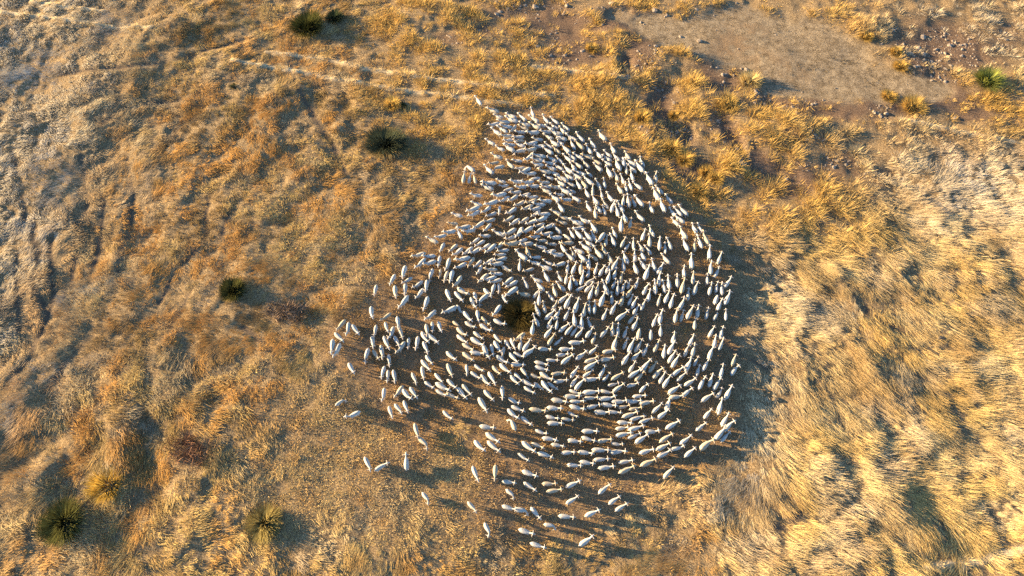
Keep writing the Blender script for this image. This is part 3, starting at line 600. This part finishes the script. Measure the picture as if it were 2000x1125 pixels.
def chain(bm, pts, n):
    """overlapping ellipsoids along a path: pts = (x, y, z, half width, half height)"""
    pts = np.array(pts, float); t = np.linspace(0, len(pts) - 1, n)
    for q in t:
        i = min(int(q), len(pts) - 2); f = q - i; p = pts[i] * (1 - f) + pts[i + 1] * f
        bmesh.ops.create_icosphere(bm, subdivisions=2, radius=1, matrix=Matrix.Translation(p[:3]) @ Matrix.Diagonal((min(p[3], p[4]), p[3], p[4], 1)))
def make_sheep(name, turn=0., bend=0., graze=0., stride=0., neck_up=0.):
    bm = bmesh.new()
    def B(x, y): return x, y + bend * x * x * (1 if x > 0 else -.4)
    def torso(L): return [(*B(x, 0), z, w, h) for x, z, w, h in L]
    chain(bm, torso([(-.41, .585, .13, .15), (-.30, .575, .20, .21), (-.12, .555, .225, .235), (.08, .55, .20, .23), (.24, .565, .145, .20), (.34, .60, .10, .15)]), 22)
    def fwd(d):                                            # point d ahead of the withers, curved by the head turn
        a = turn * min(1, d / .3); return .30 + d * math.cos(a * .6), bend * .1 + d * math.sin(a * .6)
    up = neck_up
    if graze > 0:
        zz = [.60, .52, .40, .26, .17, .10]
        ds = [.05, .16, .26, .33, .40, .47]
    else:
        zz = [.62, .70 + up * .3, .78 + up * .7, .83 + up, .795 + up, .75 + up]
        ds = [.05, .15, .24, .31, .41, .49]
    P = [fwd(d) for d in ds]; W = [(.10, .13), (.072, .10), (.066, .085), (.085, .085), (.068, .07), (.048, .05)]
    chain(bm, [(*P[k], zz[k], *W[k]) for k in range(6)], 22)
    hx_, hy_ = P[3]; dx, dy = P[4][0] - P[3][0], P[4][1] - P[3][1]; L = math.hypot(dx, dy); dx /= L; dy /= L
    for s in (-1, 1):
        chain(bm, [(hx_ - dy * s * .05, hy_ + dx * s * .05, zz[3] + .03, .03, .028), (hx_ - dy * s * .16 - dx * .02, hy_ + dx * s * .16 - dy * .02, zz[3] + .03, .05, .034), (hx_ - dy * s * .25 - dx * .045, hy_ + dx * s * .25 - dy * .045, zz[3] + .01, .036, .03)], 10)
        st = stride * s
        chain(bm, [(.25, s * .10, .50, .07, .10), (.26 + st * .4, s * .105, .36, .05, .07), (.26 + st, s * .10, .16, .034, .04), (.27 + st, s * .10, .03, .034, .04)], 12)
        chain(bm, [(-.27, s * .12, .50, .10, .14), (-.30 - st * .4, s * .125, .36, .065, .09), (-.37 - st, s * .115, .24, .036, .05), (-.33 - st, s * .115, .03, .033, .04)], 12)
    chain(bm, [(-.50, 0, .62, .045, .05), (-.55, 0, .52, .038, .06), (-.555, 0, .40, .03, .04)], 6)
    me = bpy.data.meshes.new(name + "_raw"); bm.to_mesh(me); bm.free()
    o = bpy.data.objects.new(name + "_raw", me); COL.objects.link(o)
    m = o.modifiers.new("r", 'REMESH'); m.mode = 'VOXEL'; m.voxel_size = .026
    m = o.modifiers.new("s", 'SMOOTH'); m.iterations = 2; m.factor = .5
    m = o.modifiers.new("d", 'DECIMATE'); m.ratio = .2
    dg = bpy.context.evaluated_depsgraph_get()
    out = bpy.data.meshes.new_from_object(o.evaluated_get(dg)); out.name = name
    bpy.data.objects.remove(o); bpy.data.meshes.remove(me)
    out.materials.clear()
    for q in M_WOOL: out.materials.append(q)
    fz = zz[2]
    for p in out.polygons:
        p.use_smooth = True
        c = p.center
        if (c.x > .50 and graze == 0 and c.z > .55) or (graze > 0 and c.x > .55) or c.z < .26: p.material_index = 1
    return out
VAR = [make_sheep("sheep_body", *a) for a in [
    (0, 0, 0, .05, 0), (.25, .10, 0, -.06, .02), (-.25, -.10, 0, .07, .02), (.5, .2, 0, .03, .03), (-.5, -.2, 0, -.04, .0), (0, .05, 0, -.08, -.06), (0, -.06, 0, .08, .05),
    (-1.3, -.35, 1, .02, 0), (1.3, .35, 1, -.02, 0), (.1, 0, 1, .04, 0)]]
print("sheep tris", [len(m.polygons) for m in VAR])
pick = np.zeros(NS, int); szs = np.zeros(NS); tints = np.ones((NS, 3))
for i in range(NS):
    k = int(S[i, 3])
    pick[i] = 7 if k == 1 else 8 if k == 2 else random.choices([0, 1, 2, 3, 4, 5, 6, 9], [5, 4, 4, 2, 2, 3, 3, .5])[0]
    szs[i] = min(1.07, max(.70, random.gauss(.89, .08)))
    q = U(0, 1); tints[i] = (.86, .77, .62) if q < .06 else (.92, .88, .80) if q < .2 else (.9, .9, .89) if q > .85 else (1, 1, 1)
wd = np.random.default_rng(3).uniform(.80, .95, NS)
sz_ = gz(sx, sy)
# labels: clock direction from the shrub in the middle of the flock, and how many out along it
NUM = "first second third fourth fifth sixth seventh eighth ninth tenth eleventh twelfth thirteenth fourteenth fifteenth sixteenth seventeenth eighteenth nineteenth twentieth".split()
TENS = {2: "twenty", 3: "thirty", 4: "forty", 5: "fifty", 6: "sixty"}
def ordinal(k):
    if k <= 20: return NUM[k - 1]
    return TENS[k // 10] + "-" + NUM[k % 10 - 1] if k % 10 else {30: "thirtieth", 40: "fortieth", 50: "fiftieth", 60: "sixtieth"}[k]
HRS = "twelve one two three four five six seven eight nine ten eleven".split()
du, dv = S[:, 0] - 1015, S[:, 1] - 612
clock = (np.degrees(np.arctan2(du, -dv)) % 360) / 15.0
sect = np.round(clock).astype(int) % 24
dist = np.hypot(du, dv)
FACE = ["up", "upper right", "right", "lower right", "down", "lower left", "left", "upper left"]
own = {}
def nearest(u, v): return int(np.argmin(np.hypot(S[:, 0] - u, S[:, 1] - v)))
for (u, v), lab in {
    (936, 202): "white sheep standing alone beyond the flock's upper tip, topmost of all sheep",
    (906, 347): "leftmost of three white sheep side by side at the flock's upper left",
    (917, 348): "middle of three white sheep side by side at the flock's upper left",
    (927, 349): "rightmost of three white sheep side by side at the flock's upper left",
    (919, 328): "white sheep bending its neck just above the three side-by-side sheep",
    (1177, 269): "white sheep standing apart outside the flock's upper right edge",
    (734, 567): "white sheep alone farthest up on the flock's straggling left wing",
    (726, 612): "white sheep facing down, alone above the left wing's dense cluster",
    (651, 678): "left one of the two touching sheep at the flock's far left",
    (661, 684): "right one of the two touching sheep at the flock's far left",
    (686, 719): "white sheep facing lower right just below the touching pair at far left",
    (664, 786): "bent cream sheep alone at lower left, the upper of two strays",
    (692, 811): "white sheep alone at lower left, the lower of two strays",
    (713, 906): "leftmost of the three sheep grazing apart at the lower left",
    (745, 913): "middle of three sheep grazing apart at lower left, facing upper right",
    (795, 905): "rightmost of the three sheep grazing apart at lower left, facing up",
    (832, 970): "white sheep with bent neck, alone in stubble at lower left",
    (813, 840): "upper of two sheep, one behind another, left of the flock's lower rows",
    (827, 863): "lower of two sheep, one behind another, with head bent down",
    (1306, 923): "white sheep alone just outside the flock's lower right edge",
    (1143, 1057): "white sheep facing upper right, alone at the very bottom right of stragglers",
    (1048, 1064): "lowest white sheep of the whole flock, facing right",
    (952, 1032): "white sheep with bent neck, lower left end of the bottom stragglers",
    (874, 811): "white sheep walking alone left of the flock's lower rows"}.items():
    own[nearest(u, v)] = lab
order = sorted(range(NS), key=lambda i: -S[i, 1])
single = set(own)
for i in order:
    if len(single) >= 300: break
    single.add(i)
for s in range(24):
    for k, i in enumerate(sorted([i for i in range(NS) if sect[i] == s], key=lambda i: dist[i])):
        if i in own or i not in single: continue
        h = HRS[(s // 2) % 12]; where = h + " o'clock" if s % 2 == 0 else "half past " + h
        own[i] = "white sheep facing %s, %s out from the flock's central shrub toward %s" % (FACE[int(round(S[i, 2] / 1.5)) % 8], ordinal(k + 1), where)
for i in order:
    if i not in single: continue
    o = bpy.data.objects.new("sheep", VAR[pick[i]]); COL.objects.link(o)
    o.location = (sx[i], sy[i], sz_[i] - .01); o.rotation_euler = (0, 0, shead[i]); o.scale = (szs[i], szs[i] * wd[i], szs[i])
    tag(o, own[i], "sheep", "sheep of the circling flock")
# the rest of the crowd, packed beyond the nearest three hundred
VV = [np.array([v.co for v in m.vertices]) for m in VAR]
FF = []
for m in VAR:
    m.calc_loop_triangles()
    FF.append((np.array([t.vertices for t in m.loop_triangles]), np.array([t.material_index for t in m.loop_triangles])))
vs_, fs_, ms_, cs_, off = [], [], [], [], 0
for i in range(NS):
    if i in single: continue
    c, s = math.cos(shead[i]), math.sin(shead[i]); v = VV[pick[i]] * szs[i] * np.array([1, wd[i], 1])
    vs_.append(np.stack([v[:, 0] * c - v[:, 1] * s + sx[i], v[:, 0] * s + v[:, 1] * c + sy[i], v[:, 2] + sz_[i] - .01], -1))
    fs_.append(FF[pick[i]][0] + off); ms_.append(FF[pick[i]][1]); off += len(v); cs_.append(np.tile([*tints[i], 1], (len(v), 1)))
vs_, fs_, ms_, cs_ = map(np.concatenate, (vs_, fs_, ms_, cs_))
me = bpy.data.meshes.new("sheep_crowd")
me.vertices.add(len(vs_)); me.vertices.foreach_set("co", vs_.ravel())
me.loops.add(fs_.size); me.loops.foreach_set("vertex_index", fs_.ravel())
me.polygons.add(len(fs_)); me.polygons.foreach_set("loop_start", np.arange(0, fs_.size, 3)); me.polygons.foreach_set("loop_total", np.full(len(fs_), 3))
me.update()
me.polygons.foreach_set("use_smooth", [True] * len(fs_))
for q in M_WOOL_S: me.materials.append(q)
me.polygons.foreach_set("material_index", ms_.astype(np.int32))
me.attributes.new("tint", 'FLOAT_COLOR', 'POINT').data.foreach_set("color", cs_.astype(np.float32).ravel())
crowd = bpy.data.objects.new("sheep_crowd", me); COL.objects.link(crowd)
tag(crowd, "dense mass of white sheep crowding the far upper half of the flock", "sheep", kind="stuff")
